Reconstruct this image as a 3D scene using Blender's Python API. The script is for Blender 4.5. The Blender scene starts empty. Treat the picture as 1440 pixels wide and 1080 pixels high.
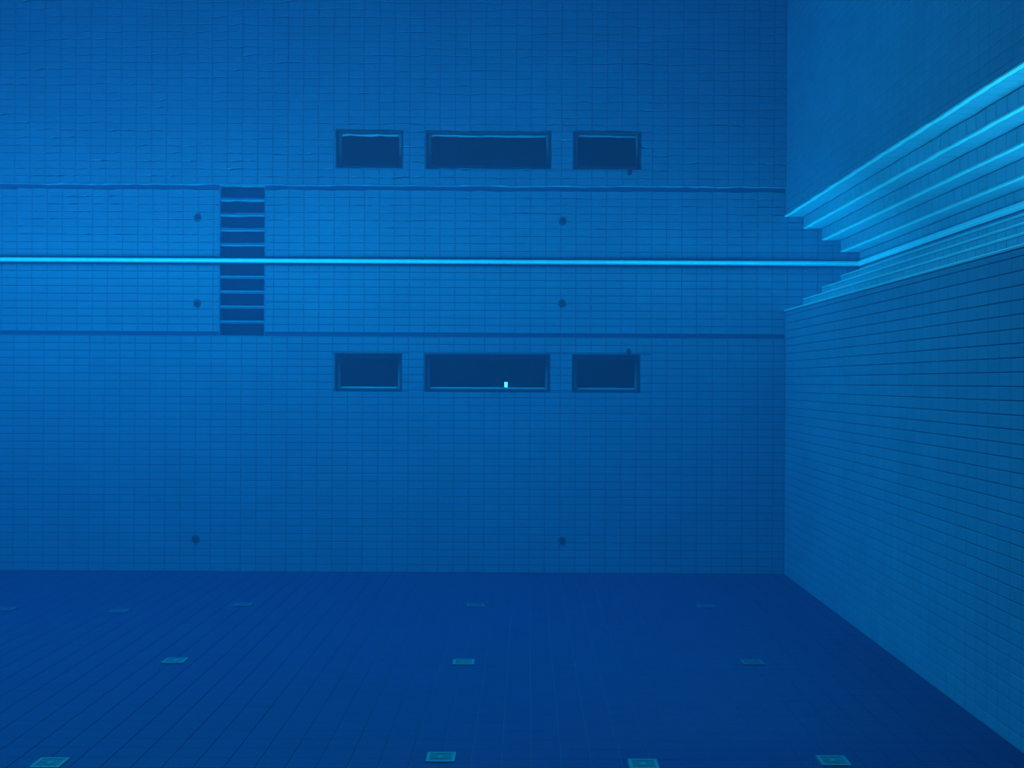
import bpy, math, random
from mathutils import Vector

random.seed(7)
scene = bpy.context.scene
COL = scene.collection

# ------------------------------------------------------------------ scale
PX = 0.0117                 # metres per photo pixel on the back wall
D = 18.75                   # distance camera -> back wall face
F_PX = D / PX               # focal length in pixels of the 1440 frame
VPX, VPY = 741.0, 537.0     # where the view axis meets the picture
CAM_Z = -1.98               # camera depth; the water surface is z = 0
FLOOR = -5.125
ROLL = math.radians(0.29)
LEDGE = -1.25               # top of the rest ledge
WALL_UP = D + 0.10          # face of the wall above the ledge
RIGHT = 4.247               # face of the right wall
LEFT = -11.5
NEAR = -3.0

# ------------------------------------------------------------------ camera
cam_data = bpy.data.cameras.new('camera')
cam = bpy.data.objects.new('camera', cam_data)
COL.objects.link(cam)
cam.location = (0, 0, CAM_Z)
cam.rotation_euler = (math.radians(90), -ROLL, 0)
cam_data.sensor_width = 36.0
cam_data.lens = F_PX * 36.0 / 1440.0
cam_data.shift_x = -(VPX - 720) / 1440.0
cam_data.shift_y = (VPY - 540) / 1440.0
cam_data.clip_start = 0.05
scene.camera = cam

# ------------------------------------------------------------------ world, unseen lights added above the water, exposure
world = bpy.data.worlds.new('world')
scene.world = world
world.use_nodes = True
bg = world.node_tree.nodes['Background']
bg.inputs['Color'].default_value = (0.74, 0.88, 1.0, 1)
bg.inputs['Strength'].default_value = 0.75


def area_lamp(name, loc, sx, sy, watts, color=(0.82, 0.92, 1.0), tilt=(0, 0, 0)):
    d = bpy.data.lights.new(name, 'AREA')
    d.shape = 'RECTANGLE'
    d.size, d.size_y = sx, sy
    d.energy = watts
    d.color = color
    o = bpy.data.objects.new(name, d)
    o.location = loc
    o.rotation_euler = tilt
    COL.objects.link(o)
    return o


area_lamp('added_overhead_light', (-6.0, 15.0, 8.0), 11.0, 4.0, 2100)  # unseen light, set left to brighten that end of the rim
area_lamp('added_overhead_light', (5.2, 8.8, 2.2), 1.6, 5.0, 140)  # added low over the near steps, leaves a dim gap beyond its reach
area_lamp('added_overhead_light', (3.2, 18.2, 2.4), 3.2, 0.9, 95)  # added low at the far corner to brighten the wall and steps there

vs = scene.view_settings
vs.view_transform = 'Standard'
vs.look = 'None'
vs.gamma = 1.0
vs.use_curve_mapping = False
vs.exposure = 0.95
scene.cycles.max_bounces = 10
scene.cycles.diffuse_bounces = 3
scene.cycles.volume_bounces = 0
scene.cycles.transparent_max_bounces = 16
scene.cycles.use_denoising = True


# ------------------------------------------------------------------ materials
def new_mat(name):
    m = bpy.data.materials.new(name)
    m.use_nodes = True
    nt = m.node_tree
    return m, nt, nt.nodes, nt.links, nt.nodes['Principled BSDF']


def tile_mat(name, base, cell, anchor, vary=0.035, rough=0.5, spec=0.2):
    """glazed tile: every tile cell has a slightly different glaze, plus a faint cloudy stain"""
    m, nt, N, L, p = new_mat(name)
    geo = N.new('ShaderNodeNewGeometry')
    sub = N.new('ShaderNodeVectorMath'); sub.operation = 'SUBTRACT'
    sub.inputs[1].default_value = anchor
    div = N.new('ShaderNodeVectorMath'); div.operation = 'DIVIDE'
    div.inputs[1].default_value = cell
    flo = N.new('ShaderNodeVectorMath'); flo.operation = 'FLOOR'
    wn = N.new('ShaderNodeTexWhiteNoise')
    L.new(geo.outputs['Position'], sub.inputs[0]); L.new(sub.outputs[0], div.inputs[0])
    L.new(div.outputs[0], flo.inputs[0]); L.new(flo.outputs[0], wn.inputs['Vector'])
    nz = N.new('ShaderNodeTexNoise'); nz.inputs['Scale'].default_value = 0.9; nz.inputs['Detail'].default_value = 3
    L.new(geo.outputs['Position'], nz.inputs['Vector'])
    mr = N.new('ShaderNodeMapRange')
    mr.inputs['To Min'].default_value = 1 - vary; mr.inputs['To Max'].default_value = 1 + vary
    L.new(wn.outputs['Value'], mr.inputs['Value'])
    mr2 = N.new('ShaderNodeMapRange')
    mr2.inputs['From Min'].default_value = 0.3; mr2.inputs['From Max'].default_value = 0.7
    mr2.inputs['To Min'].default_value = 0.94; mr2.inputs['To Max'].default_value = 1.06
    L.new(nz.outputs['Fac'], mr2.inputs['Value'])
    mul = N.new('ShaderNodeMath'); mul.operation = 'MULTIPLY'
    L.new(mr.outputs[0], mul.inputs[0]); L.new(mr2.outputs[0], mul.inputs[1])
    sc = N.new('ShaderNodeVectorMath'); sc.operation = 'SCALE'
    sc.inputs[0].default_value = base
    L.new(mul.outputs[0], sc.inputs['Scale'])
    L.new(sc.outputs[0], p.inputs['Base Color'])
    p.inputs['Roughness'].default_value = rough
    p.inputs['Specular IOR Level'].default_value = spec
    return m


def plain_mat(name, base, rough=0.5, metal=0.0, spec=0.3, noise=8.0, vary=0.1):
    m, nt, N, L, p = new_mat(name)
    tc = N.new('ShaderNodeTexCoord')
    nz = N.new('ShaderNodeTexNoise'); nz.inputs['Scale'].default_value = noise; nz.inputs['Detail'].default_value = 4
    L.new(tc.outputs['Object'], nz.inputs['Vector'])
    mx = N.new('ShaderNodeMix'); mx.data_type = 'RGBA'
    mx.inputs['A'].default_value = tuple(c * (1 - vary) for c in base) + (1,)
    mx.inputs['B'].default_value = tuple(min(1, c * (1 + vary)) for c in base) + (1,)
    L.new(nz.outputs['Fac'], mx.inputs['Factor'])
    L.new(mx.outputs['Result'], p.inputs['Base Color'])
    p.inputs['Roughness'].default_value = rough
    p.inputs['Metallic'].default_value = metal
    p.inputs['Specular IOR Level'].default_value = spec
    return m


ANCH = (0.05, 0.0, FLOOR)
M_WALL = tile_mat('wall_tile', (0.10, 0.25, 0.385), (0.25, 100, 0.125), ANCH)
M_SIDE = tile_mat('side_wall_tile', (0.10, 0.25, 0.385), (100, 0.25, 0.125), ANCH)
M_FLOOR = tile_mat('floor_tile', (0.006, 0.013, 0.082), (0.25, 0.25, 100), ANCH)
M_RISER = tile_mat('riser_tile', (0.19, 0.38, 0.50), (100, 0.25, 100), ANCH, vary=0.04)  # made paler than the treads to offset the weaker light on risers
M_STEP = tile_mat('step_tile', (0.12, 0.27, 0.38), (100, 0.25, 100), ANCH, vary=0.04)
M_GROUT = plain_mat('wall_grout', (0.055, 0.15, 0.25), 0.9, noise=20)
M_FGROUT = plain_mat('floor_grout', (0.026, 0.085, 0.17), 0.9, noise=20)
M_BAND = plain_mat('dark_band_tile', (0.02, 0.06, 0.16), 0.5)
M_LEDGE = plain_mat('ledge_tile', (0.07, 0.19, 0.27), 0.5)
M_RIM = plain_mat('white_rim_tile', (0.80, 0.86, 0.95), 0.4)
M_NOSE = plain_mat('white_nosing_tile', (0.34, 0.55, 0.62), 0.5)
M_NICHE = tile_mat('niche_tile', (0.08, 0.20, 0.36), (0.25, 100, 0.125), ANCH)
M_TREAD = plain_mat('ladder_tread', (0.075, 0.17, 0.28), 0.5)
M_FRAME = plain_mat('window_frame_steel', (0.11, 0.18, 0.26), 0.45, spec=0.5)
M_GASKET = plain_mat('window_gasket', (0.02, 0.035, 0.06), 0.7)
M_DARK = plain_mat('dark_fitting', (0.02, 0.035, 0.06), 0.6)
M_FIT = plain_mat('inlet_flange', (0.05, 0.09, 0.14), 0.5)
M_ROOM = plain_mat('corridor_paint', (0.05, 0.09, 0.2), 0.9)
M_GRATE = plain_mat('pale_grate_plastic', (0.035, 0.12, 0.16), 0.6, noise=25, vary=0.25)
M_GRATE_DULL = plain_mat('dull_grate_plastic', (0.022, 0.06, 0.125), 0.6, noise=25, vary=0.25)  # duller colour for the fainter covers
M_DECK = plain_mat('deck_stone', (0.45, 0.47, 0.48), 0.8)


def water_material():
    m, nt, N, L, p = new_mat('pool_water')
    N.remove(p)
    out = N['Material Output']
    geo = N.new('ShaderNodeNewGeometry')
    mp = N.new('ShaderNodeMapping'); mp.inputs['Scale'].default_value = (1.0, 0.6, 1.0)
    nz = N.new('ShaderNodeTexNoise'); nz.inputs['Scale'].default_value = 2.2; nz.inputs['Detail'].default_value = 2.5
    L.new(geo.outputs['Position'], mp.inputs['Vector']); L.new(mp.outputs[0], nz.inputs['Vector'])
    bp = N.new('ShaderNodeBump'); bp.inputs['Strength'].default_value = 1.0; bp.inputs['Distance'].default_value = 0.0006
    L.new(nz.outputs['Fac'], bp.inputs['Height'])
    fr = N.new('ShaderNodeFresnel'); fr.inputs['IOR'].default_value = 1.333
    L.new(bp.outputs[0], fr.inputs['Normal'])
    gl = N.new('ShaderNodeBsdfGlossy'); gl.inputs['Roughness'].default_value = 0.0
    gl.inputs['Color'].default_value = (1, 1, 1, 1)
    L.new(bp.outputs[0], gl.inputs['Normal'])
    tr = N.new('ShaderNodeBsdfTransparent')
    mx = N.new('ShaderNodeMixShader')
    L.new(fr.outputs[0], mx.inputs[0]); L.new(tr.outputs[0], mx.inputs[1]); L.new(gl.outputs[0], mx.inputs[2])
    L.new(mx.outputs[0], out.inputs['Surface'])
    ab = N.new('ShaderNodeVolumeAbsorption')
    ab.inputs['Density'].default_value = 0.30
    ab.inputs['Color'].default_value = (0.0, 0.845, 0.968, 1)
    sct = N.new('ShaderNodeVolumeScatter')
    sct.inputs['Density'].default_value = 0.021
    sct.inputs['Color'].default_value = (0.2, 0.39, 1.0, 1)
    sct.inputs['Anisotropy'].default_value = 0.3
    add = N.new('ShaderNodeAddShader')
    L.new(ab.outputs[0], add.inputs[0]); L.new(sct.outputs[0], add.inputs[1])
    L.new(add.outputs[0], out.inputs['Volume'])
    return m


M_WATER = water_material()


def pane_material():
    m, nt, N, L, p = new_mat('window_glass')
    N.remove(p)
    out = N['Material Output']
    fr = N.new('ShaderNodeFresnel'); fr.inputs['IOR'].default_value = 1.15
    gl = N.new('ShaderNodeBsdfGlossy'); gl.inputs['Roughness'].default_value = 0.02
    tr = N.new('ShaderNodeBsdfTransparent'); tr.inputs['Color'].default_value = (0.75, 0.86, 0.92, 1)
    mx = N.new('ShaderNodeMixShader')
    L.new(fr.outputs[0], mx.inputs[0]); L.new(tr.outputs[0], mx.inputs[1]); L.new(gl.outputs[0], mx.inputs[2])
    L.new(mx.outputs[0], out.inputs['Surface'])
    return m


M_PANE = pane_material()


def lamp_material():
    m, nt, N, L, p = new_mat('lit_lamp_lens')
    p.inputs['Base Color'].default_value = (0.9, 0.9, 0.9, 1)
    p.inputs['Emission Color'].default_value = (1.0, 0.62, 0.55, 1)
    p.inputs['Emission Strength'].default_value = 60.0
    return m


M_LIT = lamp_material()


# ------------------------------------------------------------------ mesh helpers
class MB:
    """collects boxes, prisms and turned shapes into one mesh"""
    def __init__(self):
        self.v, self.f, self.smooth = [], [], []

    def add(self, verts, faces, smooth=False):
        n = len(self.v)
        self.v += [tuple(q) for q in verts]
        self.f += [tuple(i + n for i in q) for q in faces]
        self.smooth += [smooth] * len(faces)

    def box(self, x0, x1, y0, y1, z0, z1):
        self.add([(x0, y0, z0), (x1, y0, z0), (x1, y1, z0), (x0, y1, z0),
                  (x0, y0, z1), (x1, y0, z1), (x1, y1, z1), (x0, y1, z1)],
                 [(0, 3, 2, 1), (4, 5, 6, 7), (0, 1, 5, 4), (1, 2, 6, 5), (2, 3, 7, 6), (3, 0, 4, 7)])

    def prism(self, prof, y0, y1):
        """profile (x, z) counter-clockwise seen from -y, pulled along y"""
        n = len(prof)
        self.add([(x, y0, z) for x, z in prof] + [(x, y1, z) for x, z in prof],
                 [tuple(range(n)), tuple(range(2 * n - 1, n - 1, -1))] +
                 [(i, i + n, (i + 1) % n + n, (i + 1) % n) for i in range(n)])

    def lathe(self, prof, seg=20, axis='y', origin=(0, 0, 0)):
        """prof = (radius, height along axis) from start to end; closed with caps where the radius is not 0"""
        vs_, fs = [], []
        for r, h in prof:
            for k in range(seg):
                a = 2 * math.pi * k / seg
                c, s = r * math.cos(a), r * math.sin(a)
                q = (c, h, s) if axis == 'y' else (c, s, h)
                vs_.append((q[0] + origin[0], q[1] + origin[1], q[2] + origin[2]))
        for i in range(len(prof) - 1):
            for k in range(seg):
                k2 = (k + 1) % seg
                fs.append((i * seg + k, i * seg + k2, (i + 1) * seg + k2, (i + 1) * seg + k))
        fs.append(tuple(range(seg - 1, -1, -1)))
        fs.append(tuple((len(prof) - 1) * seg + k for k in range(seg)))
        self.add(vs_, fs, False)

    def mesh(self, name, mat):
        me = bpy.data.meshes.new(name)
        me.from_pydata(self.v, [], self.f)
        me.materials.append(mat)
        me.update()
        return me

    def build(self, name, mat, parent=None, loc=(0, 0, 0)):
        o = bpy.data.objects.new(name, self.mesh(name, mat))
        o.location = loc
        COL.objects.link(o)
        if parent is not None:
            o.parent = parent
        return o


def tag(o, label=None, cat=None, group=None, kind=None):
    if label: o['label'] = label
    if cat: o['category'] = cat
    if group: o['group'] = group
    if kind: o['kind'] = kind
    return o


def empty(name, loc=(0, 0, 0)):
    o = bpy.data.objects.new(name, None)
    o.location = loc
    COL.objects.link(o)
    return o


def place(name, me, parent, loc, rot=None):
    o = bpy.data.objects.new(name, me)
    o.location = loc
    if rot: o.rotation_euler = rot
    COL.objects.link(o)
    o.parent = parent
    return o


def subtract(r, h):
    """rectangle r minus rectangle h -> list of rectangles (u0, u1, v0, v1)"""
    u0, u1, v0, v1 = r
    a0, a1, b0, b1 = max(u0, h[0]), min(u1, h[1]), max(v0, h[2]), min(v1, h[3])
    if a0 >= a1 or b0 >= b1:
        return [r]
    out = []
    if v0 < b0: out.append((u0, u1, v0, b0))
    if b1 < v1: out.append((u0, u1, b1, v1))
    if u0 < a0: out.append((u0, a0, b0, b1))
    if a1 < u1: out.append((a1, u1, b0, b1))
    return out


def cut(rects, holes):
    for h in holes:
        rects = [q for r in rects for q in subtract(r, h)]
    return rects


GAP, TH = 0.010, 0.008


def tile_geom(mb, u0, u1, v0, v1, place_fn, gu=GAP, gv=GAP):
    """one tile with a chamfered face; place_fn(u, v, w) -> xyz, w = height above the bed"""
    c = 0.0025
    a0, a1, b0, b1 = u0 + gu / 2, u1 - gu / 2, v0 + gv / 2, v1 - gv / 2
    if a1 - a0 < 0.012 or b1 - b0 < 0.012:
        return
    P = [place_fn(u, v, 0) for u, v in ((a0, b0), (a1, b0), (a1, b1), (a0, b1))]
    P += [place_fn(u, v, TH - c) for u, v in ((a0, b0), (a1, b0), (a1, b1), (a0, b1))]
    P += [place_fn(u, v, TH) for u, v in ((a0 + c, b0 + c), (a1 - c, b0 + c), (a1 - c, b1 - c), (a0 + c, b1 - c))]
    mb.add(P, [(8, 9, 10, 11)] + [(i, (i + 1) % 4, (i + 1) % 4 + 4, i + 4) for i in range(4)] +
           [(i + 4, (i + 1) % 4 + 4, (i + 1) % 4 + 8, i + 8) for i in range(4)])


def tile_field(parent, rect, cell, anchor, holes, place_fn, mat, score, single_name='tile', limit=300, gu=GAP, gv=GAP):
    """tiles on a plane: the `limit` best-scored whole tiles are objects, all others one stuff part"""
    u0, u1, v0, v1 = rect
    du, dv = cell
    whole, rest = [], []
    i0, i1 = math.floor((u0 - anchor[0]) / du), math.ceil((u1 - anchor[0]) / du)
    j0, j1 = math.floor((v0 - anchor[1]) / dv), math.ceil((v1 - anchor[1]) / dv)
    for i in range(i0, i1):
        for j in range(j0, j1):
            full = (anchor[0] + i * du, anchor[0] + (i + 1) * du, anchor[1] + j * dv, anchor[1] + (j + 1) * dv)
            r = (max(full[0], u0), min(full[1], u1), max(full[2], v0), min(full[3], v1))
            if r[1] - r[0] < 1e-4 or r[3] - r[2] < 1e-4:
                continue
            pieces = cut([r], holes)
            s = score((r[0] + r[1]) / 2, (r[2] + r[3]) / 2)
            if pieces == [r] and s is not None and r[1] - r[0] > du - 1e-4 and r[3] - r[2] > dv - 1e-4:
                whole.append((s, r))
            else:
                rest += pieces
    whole.sort(key=lambda q: -q[0])
    mb = MB()
    tile_geom(mb, 0, du, 0, dv, lambda u, v, w: tuple(Vector(place_fn(u, v, w)) - Vector(place_fn(0, 0, 0))), gu, gv)
    me = mb.mesh('tile', mat)
    for s, r in whole[:limit]:
        place(single_name, me, parent, place_fn(r[0], r[2], 0))
    rest += [r for s, r in whole[limit:]]
    mb = MB()
    for r in rest:
        tile_geom(mb, r[0], r[1], r[2], r[3], place_fn, gu, gv)
    if mb.v:
        tag(mb.build('tile_field', mat, parent), kind='stuff')


# picture helpers (only to read positions off the photograph)
def unroll(px, py):
    dx, dy = px - 720, py - 540
    c, s = math.cos(-ROLL), math.sin(-ROLL)
    return 720 + dx * c - dy * s, 540 + dx * s + dy * c


def on_floor(px, py):
    x, y = unroll(px, py)
    dist = F_PX * (CAM_Z - FLOOR) / (y - VPY)
    return (x - VPX) * dist / F_PX, dist


def on_wall(px, py):
    x, y = unroll(px, py)
    return (x - VPX) * PX, CAM_Z + (VPY - y) * PX


def wx(px):
    return (px - VPX) * PX


# ------------------------------------------------------------------ the setting
WINDOWS = [(wx(470.5), wx(565)), (wx(597), wx(773.5)), (wx(804.5), wx(900))]
WZ0, WZ1 = -2.150, -1.522
LADX0, LADX1 = wx(305), wx(370)
RIM_Z = -0.045
STEP_RUN, STEP_RISE, N_STEP = 0.31, 0.193, 4
DECK_X = RIGHT + N_STEP * STEP_RUN
STEP_Z0 = -N_STEP * STEP_RISE

win_holes = [(a, b, WZ0, WZ1) for a, b in WINDOWS]
niche_hole = (LADX0, LADX1, LEDGE, RIM_Z)

# back wall
b = MB()
for r in cut([(LEFT, RIGHT + 0.4, FLOOR - 0.2, LEDGE)], win_holes):
    b.box(r[0], r[1], D + TH, D + 0.35, r[2], r[3])
for r in cut([(LEFT, DECK_X + 0.5, LEDGE, 0.02)], [niche_hole]):
    b.box(r[0], r[1], WALL_UP + TH, D + 0.35, r[2], r[3])
wall_back = b.build('wall_back', M_GROUT)
tag(wall_back, 'blue tiled end wall of the pool with windows, ledge and recessed ladder', 'wall', kind='structure')


def wall_score(x, z):
    if x < -8.5 or x > RIGHT:
        return None
    return -math.hypot(x, z - CAM_Z)


tile_field(wall_back, (LEFT, RIGHT, FLOOR, LEDGE), (0.25, 0.125), (0.05, FLOOR), win_holes,
           lambda u, v, w: (u, D + TH - w, v), M_WALL, wall_score)
mb = MB()                                   # wall above the ledge
BAND = LEDGE + 0.07
u = math.floor((LEFT - 0.05) / 0.25) * 0.25 + 0.05
while u < DECK_X:
    for k in range(9):
        for r in cut([(max(u, LEFT), min(u + 0.25, DECK_X), BAND + k * 0.125, BAND + (k + 1) * 0.125)], [niche_hole]):
            tile_geom(mb, r[0], r[1], r[2], r[3], lambda a, c, w: (a, WALL_UP + TH - w, c))
    u += 0.25
tag(mb.build('upper_tile_field', M_WALL, wall_back), kind='stuff')
mb = MB(); mb2 = MB()
for a0, a1 in ((LEFT, LADX0), (LADX1, RIGHT)):
    mb.box(a0, a1, WALL_UP - 0.004, WALL_UP + TH, LEDGE, BAND - 0.004)
mb2.box(LEFT, RIGHT, D, WALL_UP + TH, LEDGE - 0.010, LEDGE + 0.004)
tag(mb.build('dark_band', M_BAND, wall_back), 'dark blue line of narrow tiles along the rest ledge')
tag(mb2.build('rest_ledge', M_LEDGE, wall_back), 'narrow pale rest ledge')

# right wall
b = MB(); b.box(RIGHT + TH, RIGHT + 0.4, NEAR, D + 0.3, FLOOR - 0.2, STEP_Z0 - 0.04)
wall_right = b.build('wall_right', M_GROUT)
tag(wall_right, 'blue tiled side wall below the long underwater steps', 'wall', kind='structure')


def side_score(y, z):
    px = VPX + F_PX * RIGHT / (y - 0.13)
    py = VPY - F_PX * (z - CAM_Z) / y
    if px > 1440 or py > 1070:
        return None
    return -y - 0.02 * abs(z - CAM_Z)


tile_field(wall_right, (NEAR, D, FLOOR, STEP_Z0 - 0.04), (0.25, 0.125), (0.0, FLOOR), [],
           lambda u, v, w: (RIGHT + TH - w, u, v), M_SIDE, side_score, gu=0.003, gv=0.009)

# walls outside the picture
b = MB(); b.box(LEFT - 0.4, LEFT, NEAR - 0.4, D + 0.35, FLOOR - 0.2, 0.02)
tag(b.build('wall_left', M_SIDE), 'blue tiled side wall opposite the underwater steps', 'wall', kind='structure')
b = MB(); b.box(LEFT, RIGHT + 2.2, NEAR - 0.4, NEAR, FLOOR - 0.2, 0.02)
tag(b.build('wall_front', M_WALL), 'blue tiled end wall behind the viewer', 'wall', kind='structure')

# floor
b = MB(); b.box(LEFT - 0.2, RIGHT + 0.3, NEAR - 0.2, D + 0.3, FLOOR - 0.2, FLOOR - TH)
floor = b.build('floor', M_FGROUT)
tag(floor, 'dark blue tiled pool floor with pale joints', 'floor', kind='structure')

GRATES = [
    (70, 1074, 'pale square floor inlet cover at the bottom left corner of the picture'),
    (620, 1066, 'pale square floor inlet cover with a bright centre, bottom row below the middle window'),
    (905, 1076, 'pale square floor inlet cover, bottom row below the window nearest the steps'),
    (1172, 1071, 'pale square floor inlet cover, bottom row nearest the side wall'),
    (246, 930, 'bright pale floor inlet cover in the middle row below the recessed ladder'),
    (652, 932, 'pale floor inlet cover in the middle row below the middle window'),
    (1058, 932, 'faint floor inlet cover in the middle row nearest the side wall'),
    (8, 857, 'faint floor inlet cover of the far row at the left edge of the picture'),
    (167, 860, 'faint floor inlet cover of the far row, second from the left edge'),
    (342, 851, 'faint floor inlet cover of the far row straight below the recessed ladder'),
    (669, 852, 'faint floor inlet cover of the far row below the middle window'),
    (992, 853, 'faint floor inlet cover of the far row nearest the side wall'),
]
GS = 0.25
g_xy = []
for px, py, lab in GRATES:
    x, y = on_floor(px, py)
    g_xy.append((x, y))
floor_holes = [(x - GS / 2, x + GS / 2, y - GS / 2, y + GS / 2) for x, y in g_xy]


def floor_score(x, y):
    px = VPX + F_PX * x / y
    py = VPY + F_PX * (CAM_Z - FLOOR) / (y - 0.13) if y > 0.5 else 9999
    if py > 1080 or px < 0 or px > 1440 or x > RIGHT - 0.1:
        return None
    return -math.hypot(x * 0.6, y)


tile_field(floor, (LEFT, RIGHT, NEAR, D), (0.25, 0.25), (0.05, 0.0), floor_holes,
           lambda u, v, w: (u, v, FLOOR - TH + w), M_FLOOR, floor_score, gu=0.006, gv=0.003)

# decks above the water, outside the picture
b = MB(); b.box(LEFT, DECK_X + 2.5, D + 0.14, D + 2.5, 0.02, 0.12)
tag(b.build('deck_back', M_DECK), 'stone deck above the end wall', 'deck', kind='structure')
b = MB(); b.box(DECK_X + 0.05, DECK_X + 2.5, NEAR, D + 0.14, -1.0, 0.12)
tag(b.build('deck_right', M_DECK), 'stone deck above the underwater steps', 'deck', kind='structure')

# white rim at the waterline
b = MB()
y0 = WALL_UP - 0.025
prof = [(y0 + 0.012, RIM_Z), (WALL_UP + 0.06, RIM_Z), (WALL_UP + 0.06, 0.12), (WALL_UP + 0.02, 0.12), (y0, -0.008), (y0, RIM_Z + 0.012)]
n = len(prof)
b.add([(LEFT, q[0], q[1]) for q in prof] + [(DECK_X, q[0], q[1]) for q in prof],
      [tuple(range(n - 1, -1, -1)), tuple(range(n, 2 * n))] + [(i, (i + 1) % n, (i + 1) % n + n, i + n) for i in range(n)])
tag(b.build('trim_1', M_RIM), 'bright white overflow rim at the waterline of the end wall', 'pool rim', kind='structure')
b = MB()
b.prism([(DECK_X - 0.02, RIM_Z), (DECK_X + 0.05, RIM_Z), (DECK_X + 0.05, 0.12), (DECK_X + 0.02, 0.12), (DECK_X - 0.02, -0.008)], NEAR, WALL_UP)
tag(b.build('trim_2', M_RIM), 'white overflow rim at the waterline above the underwater steps', 'pool rim', kind='structure')

# ------------------------------------------------------------------ underwater steps along the right side
steps = empty('pool_steps', (RIGHT, 0, STEP_Z0))
tag(steps, 'long pale underwater steps rising to the surface along the side wall', 'steps')
Y_STEP0 = 6.0
tread_w = STEP_RUN - 0.055
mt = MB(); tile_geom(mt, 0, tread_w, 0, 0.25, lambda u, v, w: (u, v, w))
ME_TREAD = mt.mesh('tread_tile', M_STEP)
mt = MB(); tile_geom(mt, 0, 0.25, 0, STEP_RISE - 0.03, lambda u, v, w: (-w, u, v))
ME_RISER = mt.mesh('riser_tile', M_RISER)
for k in range(N_STEP):
    z = k * STEP_RISE
    x = k * STEP_RUN
    b = MB()
    b.box(x + TH, N_STEP * STEP_RUN + 0.05, Y_STEP0, WALL_UP + TH, z - (STEP_RISE if k else 0.04), z - TH)
    st = b.build('step', M_GROUT, steps)
    b = MB()
    b.prism([(x, z - 0.028), (x + 0.052, z - 0.028), (x + 0.052, z + 0.001), (x + 0.008, z + 0.001), (x, z - 0.006)], Y_STEP0, WALL_UP)
    b.build('nosing', M_NOSE, st)
    y = WALL_UP - 0.25
    while y > Y_STEP0:
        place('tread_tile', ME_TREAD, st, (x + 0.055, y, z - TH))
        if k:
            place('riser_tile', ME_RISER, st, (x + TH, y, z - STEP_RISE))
        y -= 0.25
b = MB()                                     # last riser, up to the rim
xx = N_STEP * STEP_RUN
b.box(xx + TH, xx + 0.05, Y_STEP0, WALL_UP, -STEP_RISE - STEP_Z0, RIM_Z - STEP_Z0)
last = b.build('step', M_GROUT, steps)
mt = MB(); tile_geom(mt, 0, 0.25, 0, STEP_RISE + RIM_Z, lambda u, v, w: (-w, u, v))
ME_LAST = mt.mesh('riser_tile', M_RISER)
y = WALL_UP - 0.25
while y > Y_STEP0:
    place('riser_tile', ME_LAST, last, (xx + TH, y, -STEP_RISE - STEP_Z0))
    y -= 0.25

# ------------------------------------------------------------------ recessed ladder
lad = empty('recessed_ladder', ((LADX0 + LADX1) / 2, WALL_UP, LEDGE))
tag(lad, 'dark wall niche with four pale foot ledges, a ladder recessed above the rest ledge', 'ladder')
hw = (LADX1 - LADX0) / 2
H = RIM_Z - LEDGE
b = MB(); b.box(-hw, hw, 0.20, 0.24, 0, H); b.build('niche_back', M_NICHE, lad)
b = MB(); b.box(-hw - 0.01, -hw + 0.012, 0.0, 0.20, 0, H); b.build('niche_cheek', M_NICHE, lad)
b = MB(); b.box(hw - 0.012, hw + 0.01, 0.0, 0.20, 0, H); b.build('niche_cheek', M_NICHE, lad)
b = MB(); b.box(-hw, hw, -0.06, 0.20, -0.005, 0.012); b.build('niche_sill', M_LEDGE, lad)
for zt in (-0.265, -0.512, -0.760, -1.008):
    b = MB()
    zz = zt - LEDGE
    pr = [(0.015, zz - 0.030), (0.20, zz - 0.030), (0.20, zz + 0.018), (0.030, zz + 0.018), (0.015, zz + 0.006)]
    n = len(pr)
    x0, x1 = -hw + 0.012, hw - 0.012
    b.add([(x0, q[0], q[1]) for q in pr] + [(x1, q[0], q[1]) for q in pr],
          [tuple(range(n - 1, -1, -1)), tuple(range(n, 2 * n))] + [(i, (i + 1) % n, (i + 1) % n + n, i + n) for i in range(n)])
    b.build('tread', M_TREAD, lad)

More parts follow.
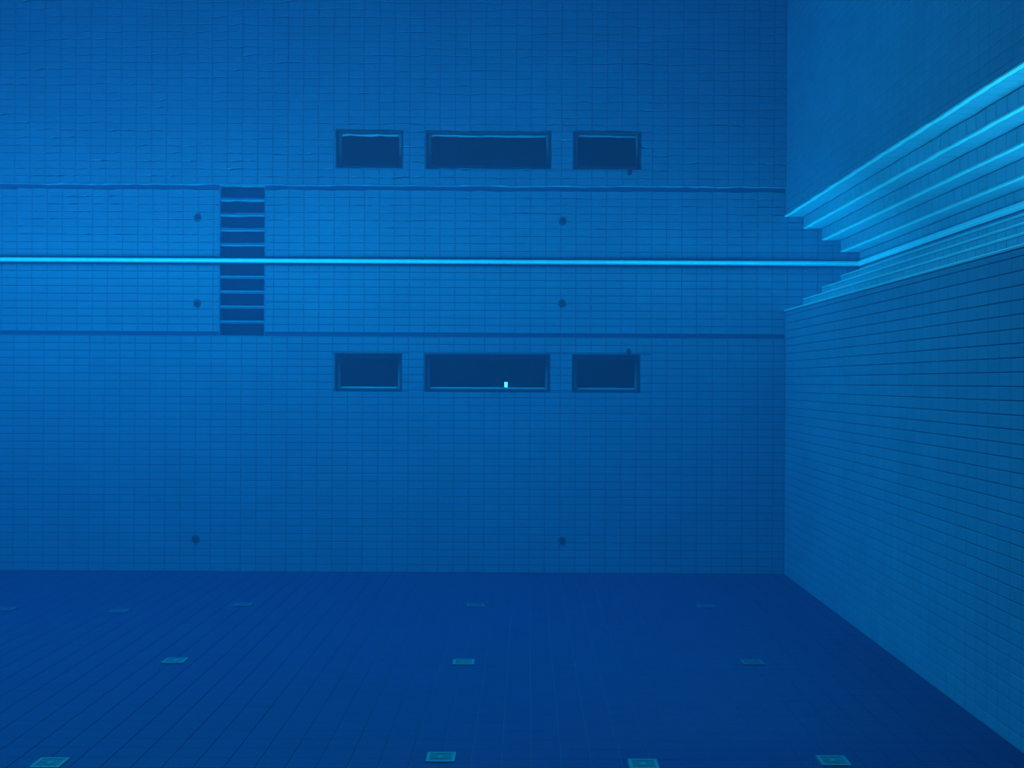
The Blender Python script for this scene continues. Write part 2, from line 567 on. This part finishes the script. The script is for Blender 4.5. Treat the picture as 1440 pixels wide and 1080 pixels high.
# ------------------------------------------------------------------ underwater windows and the corridor behind them
WLAB = ['dark underwater window nearest the recessed ladder, smaller than the middle one',
        'wide dark middle underwater window with a small lamp behind it',
        'dark underwater window nearest the steps with a hook on its top edge']
for k, (a0, a1) in enumerate(WINDOWS):
    w = empty('window_%d' % (k + 1), ((a0 + a1) / 2, D, WZ0))
    tag(w, WLAB[k], 'window', kind='structure')
    h, hh = (a1 - a0) / 2, WZ1 - WZ0
    b = MB()                                   # dark reveal
    g = 0.022
    b.box(-h, -h + g, 0, 0.35, 0, hh); b.box(h - g, h, 0, 0.35, 0, hh)
    b.box(-h + g, h - g, 0, 0.35, 0, g); b.box(-h + g, h - g, 0, 0.35, hh - g, hh)
    b.build('reveal', M_GASKET, w)
    fw, fy0, fy1 = 0.055, 0.10, 0.15           # steel frame, four bars
    for nm, q in (('frame_bar', (-h + g, -h + g + fw, g, hh - g)), ('frame_bar', (h - g - fw, h - g, g, hh - g)),
                  ('frame_bar', (-h + g + fw, h - g - fw, g, g + fw)), ('frame_bar', (-h + g + fw, h - g - fw, hh - g - fw, hh - g))):
        b = MB()
        c = 0.018
        x0, x1, z0, z1 = q
        b.box(x0, x1, fy0 + c, fy1, z0, z1)
        b.add([(x0, fy0 + c, z0), (x1, fy0 + c, z0), (x1, fy0 + c, z1), (x0, fy0 + c, z1),
               (x0 + c, fy0, z0 + c), (x1 - c, fy0, z0 + c), (x1 - c, fy0, z1 - c), (x0 + c, fy0, z1 - c)],
              [(4, 5, 6, 7)] + [(i, (i + 1) % 4, (i + 1) % 4 + 4, i + 4) for i in range(4)])
        b.build(nm, M_FRAME, w)
    b = MB(); b.box(-h + g + 0.02, h - g - 0.02, 0.155, 0.18, g + 0.02, hh - g - 0.02)
    b.build('pane', M_PANE, w)

b = MB()
X0, X1, Y0, Y1, Z0, Z1, t = WINDOWS[0][0] - 1, WINDOWS[2][1] + 1, D + 0.35, D + 3.0, -3.4, -0.9, 0.1
b.box(X0 - t, X1 + t, Y1, Y1 + t, Z0 - t, Z1 + t)
b.box(X0 - t, X0, Y0, Y1, Z0 - t, Z1 + t); b.box(X1, X1 + t, Y0, Y1, Z0 - t, Z1 + t)
b.box(X0, X1, Y0, Y1, Z0 - t, Z0); b.box(X0, X1, Y0, Y1, Z1, Z1 + t)
tag(b.build('wall_corridor', M_ROOM), 'dark viewing corridor behind the underwater windows', 'room', kind='structure')

# small lamp on the rear wall of the corridor, seen through the middle window
lx, lz = on_wall(711.5, 541)
k = (Y1 - 0.06) / D
lamp = empty('wall_lamp', (lx * k, Y1, CAM_Z + (lz - CAM_Z) * k))
tag(lamp, 'tiny bright white lamp shining behind the middle underwater window', 'lamp')
b = MB(); b.box(-0.05, 0.05, -0.015, 0.0, -0.07, 0.07); b.build('plate', M_DARK, lamp)
b = MB(); b.box(-0.038, 0.038, -0.045, -0.015, -0.056, 0.056); b.build('housing', M_DARK, lamp)
b = MB(); b.box(-0.026, 0.026, -0.058, -0.045, -0.042, 0.042); b.build('lens', M_LIT, lamp)

# hook on the top edge of the last window
hx, _ = on_wall(884, 493)
hook = empty('hook', (hx, D, WZ1))
tag(hook, 'small dark hook fixed on the top edge of the window nearest the steps', 'hook')
b = MB(); b.box(-0.035, 0.035, -0.010, 0.0, -0.02, 0.085); b.build('plate', M_DARK, hook)
b = MB(); b.box(-0.014, 0.014, -0.06, -0.010, 0.035, 0.06); b.box(-0.014, 0.014, -0.06, -0.042, 0.06, 0.10); b.build('prong', M_DARK, hook)

# ------------------------------------------------------------------ inlet nozzles in the back wall
NOZ = [(275, 425, True, 'round dark inlet nozzle beside the recessed ladder, above the ledge line'),
       (790.5, 425, True, 'round dark inlet nozzle above the ledge line, over the gap between two windows'),
       (275, 757, False, 'round dark inlet nozzle low on the end wall below the ladder'),
       (790, 759, False, 'round dark inlet nozzle low on the end wall below the windows')]


def make_nozzle(loc, lab):
    o = empty('inlet_nozzle', loc)
    tag(o, lab, 'nozzle', 'inlet nozzles in the end wall')
    b = MB(); b.lathe([(0.064, 0.0), (0.064, -0.006), (0.058, -0.012), (0.040, -0.012), (0.036, -0.004)], 24); b.build('flange', M_FIT, o)
    b = MB(); b.lathe([(0.036, -0.002), (0.034, -0.014), (0.026, -0.022), (0.016, -0.025), (0.012, -0.012)], 20); b.build('eyeball', M_DARK, o)
    for a in range(4):
        t_ = math.pi / 4 + a * math.pi / 2
        b = MB(); b.lathe([(0.005, -0.011), (0.005, -0.014), (0.003, -0.016)], 8, 'y', (0.05 * math.cos(t_), 0, 0.05 * math.sin(t_)))
        b.build('screw', M_DARK, o)
    return o


for px, py, up, lab in NOZ:
    x, z = on_wall(px, py)
    make_nozzle((x, WALL_UP if up else D, z), lab)

# ------------------------------------------------------------------ floor inlet covers
fr = MB()
hs = GS / 2 - 0.004
fr.box(-hs, hs, -hs, -hs + 0.03, 0, 0.020); fr.box(-hs, hs, hs - 0.03, hs, 0, 0.020)
fr.box(-hs, -hs + 0.03, -hs + 0.03, hs - 0.03, 0, 0.020); fr.box(hs - 0.03, hs, -hs + 0.03, hs - 0.03, 0, 0.020)
sl = MB(); sl.box(-hs + 0.03, hs - 0.03, -0.009, 0.009, 0.004, 0.016)
bd = MB(); bd.box(-hs + 0.03, hs - 0.03, -hs + 0.03, hs - 0.03, 0, 0.003)
hb = MB(); hb.lathe([(0.032, 0.004), (0.032, 0.019), (0.022, 0.024)], 16, 'z')
LOOK = {}
for key, m in (('pale', M_GRATE), ('faint', M_GRATE_DULL)):
    LOOK[key] = [fr.mesh('frame', m), bd.mesh('bed', M_FGROUT), hb.mesh('hub', m), sl.mesh('slat', m)]
for (x, y), (_, _, lab) in zip(g_xy, GRATES):
    me = LOOK['faint' if lab.startswith('faint') else 'pale']
    g = empty('floor_inlet_cover', (x, y, FLOOR - TH))
    tag(g, lab, 'inlet cover', 'inlet covers set into the pool floor')
    place('frame', me[0], g, (0, 0, 0))
    place('bed', me[1], g, (0, 0, 0))
    place('hub', me[2], g, (0, 0, 0))
    for k in range(6):
        place('slat', me[3], g, (0, (k - 2.5) * 0.031, 0))

# ------------------------------------------------------------------ the water itself (closed body; its top is the calm surface)
b = MB(); b.box(LEFT - 0.2, DECK_X + 0.04, NEAR - 0.2, D + 0.33, FLOOR - 0.1, 0.0)
tag(b.build('water', M_WATER), 'clear blue pool water whose calm surface mirrors the end wall', 'water', kind='stuff')
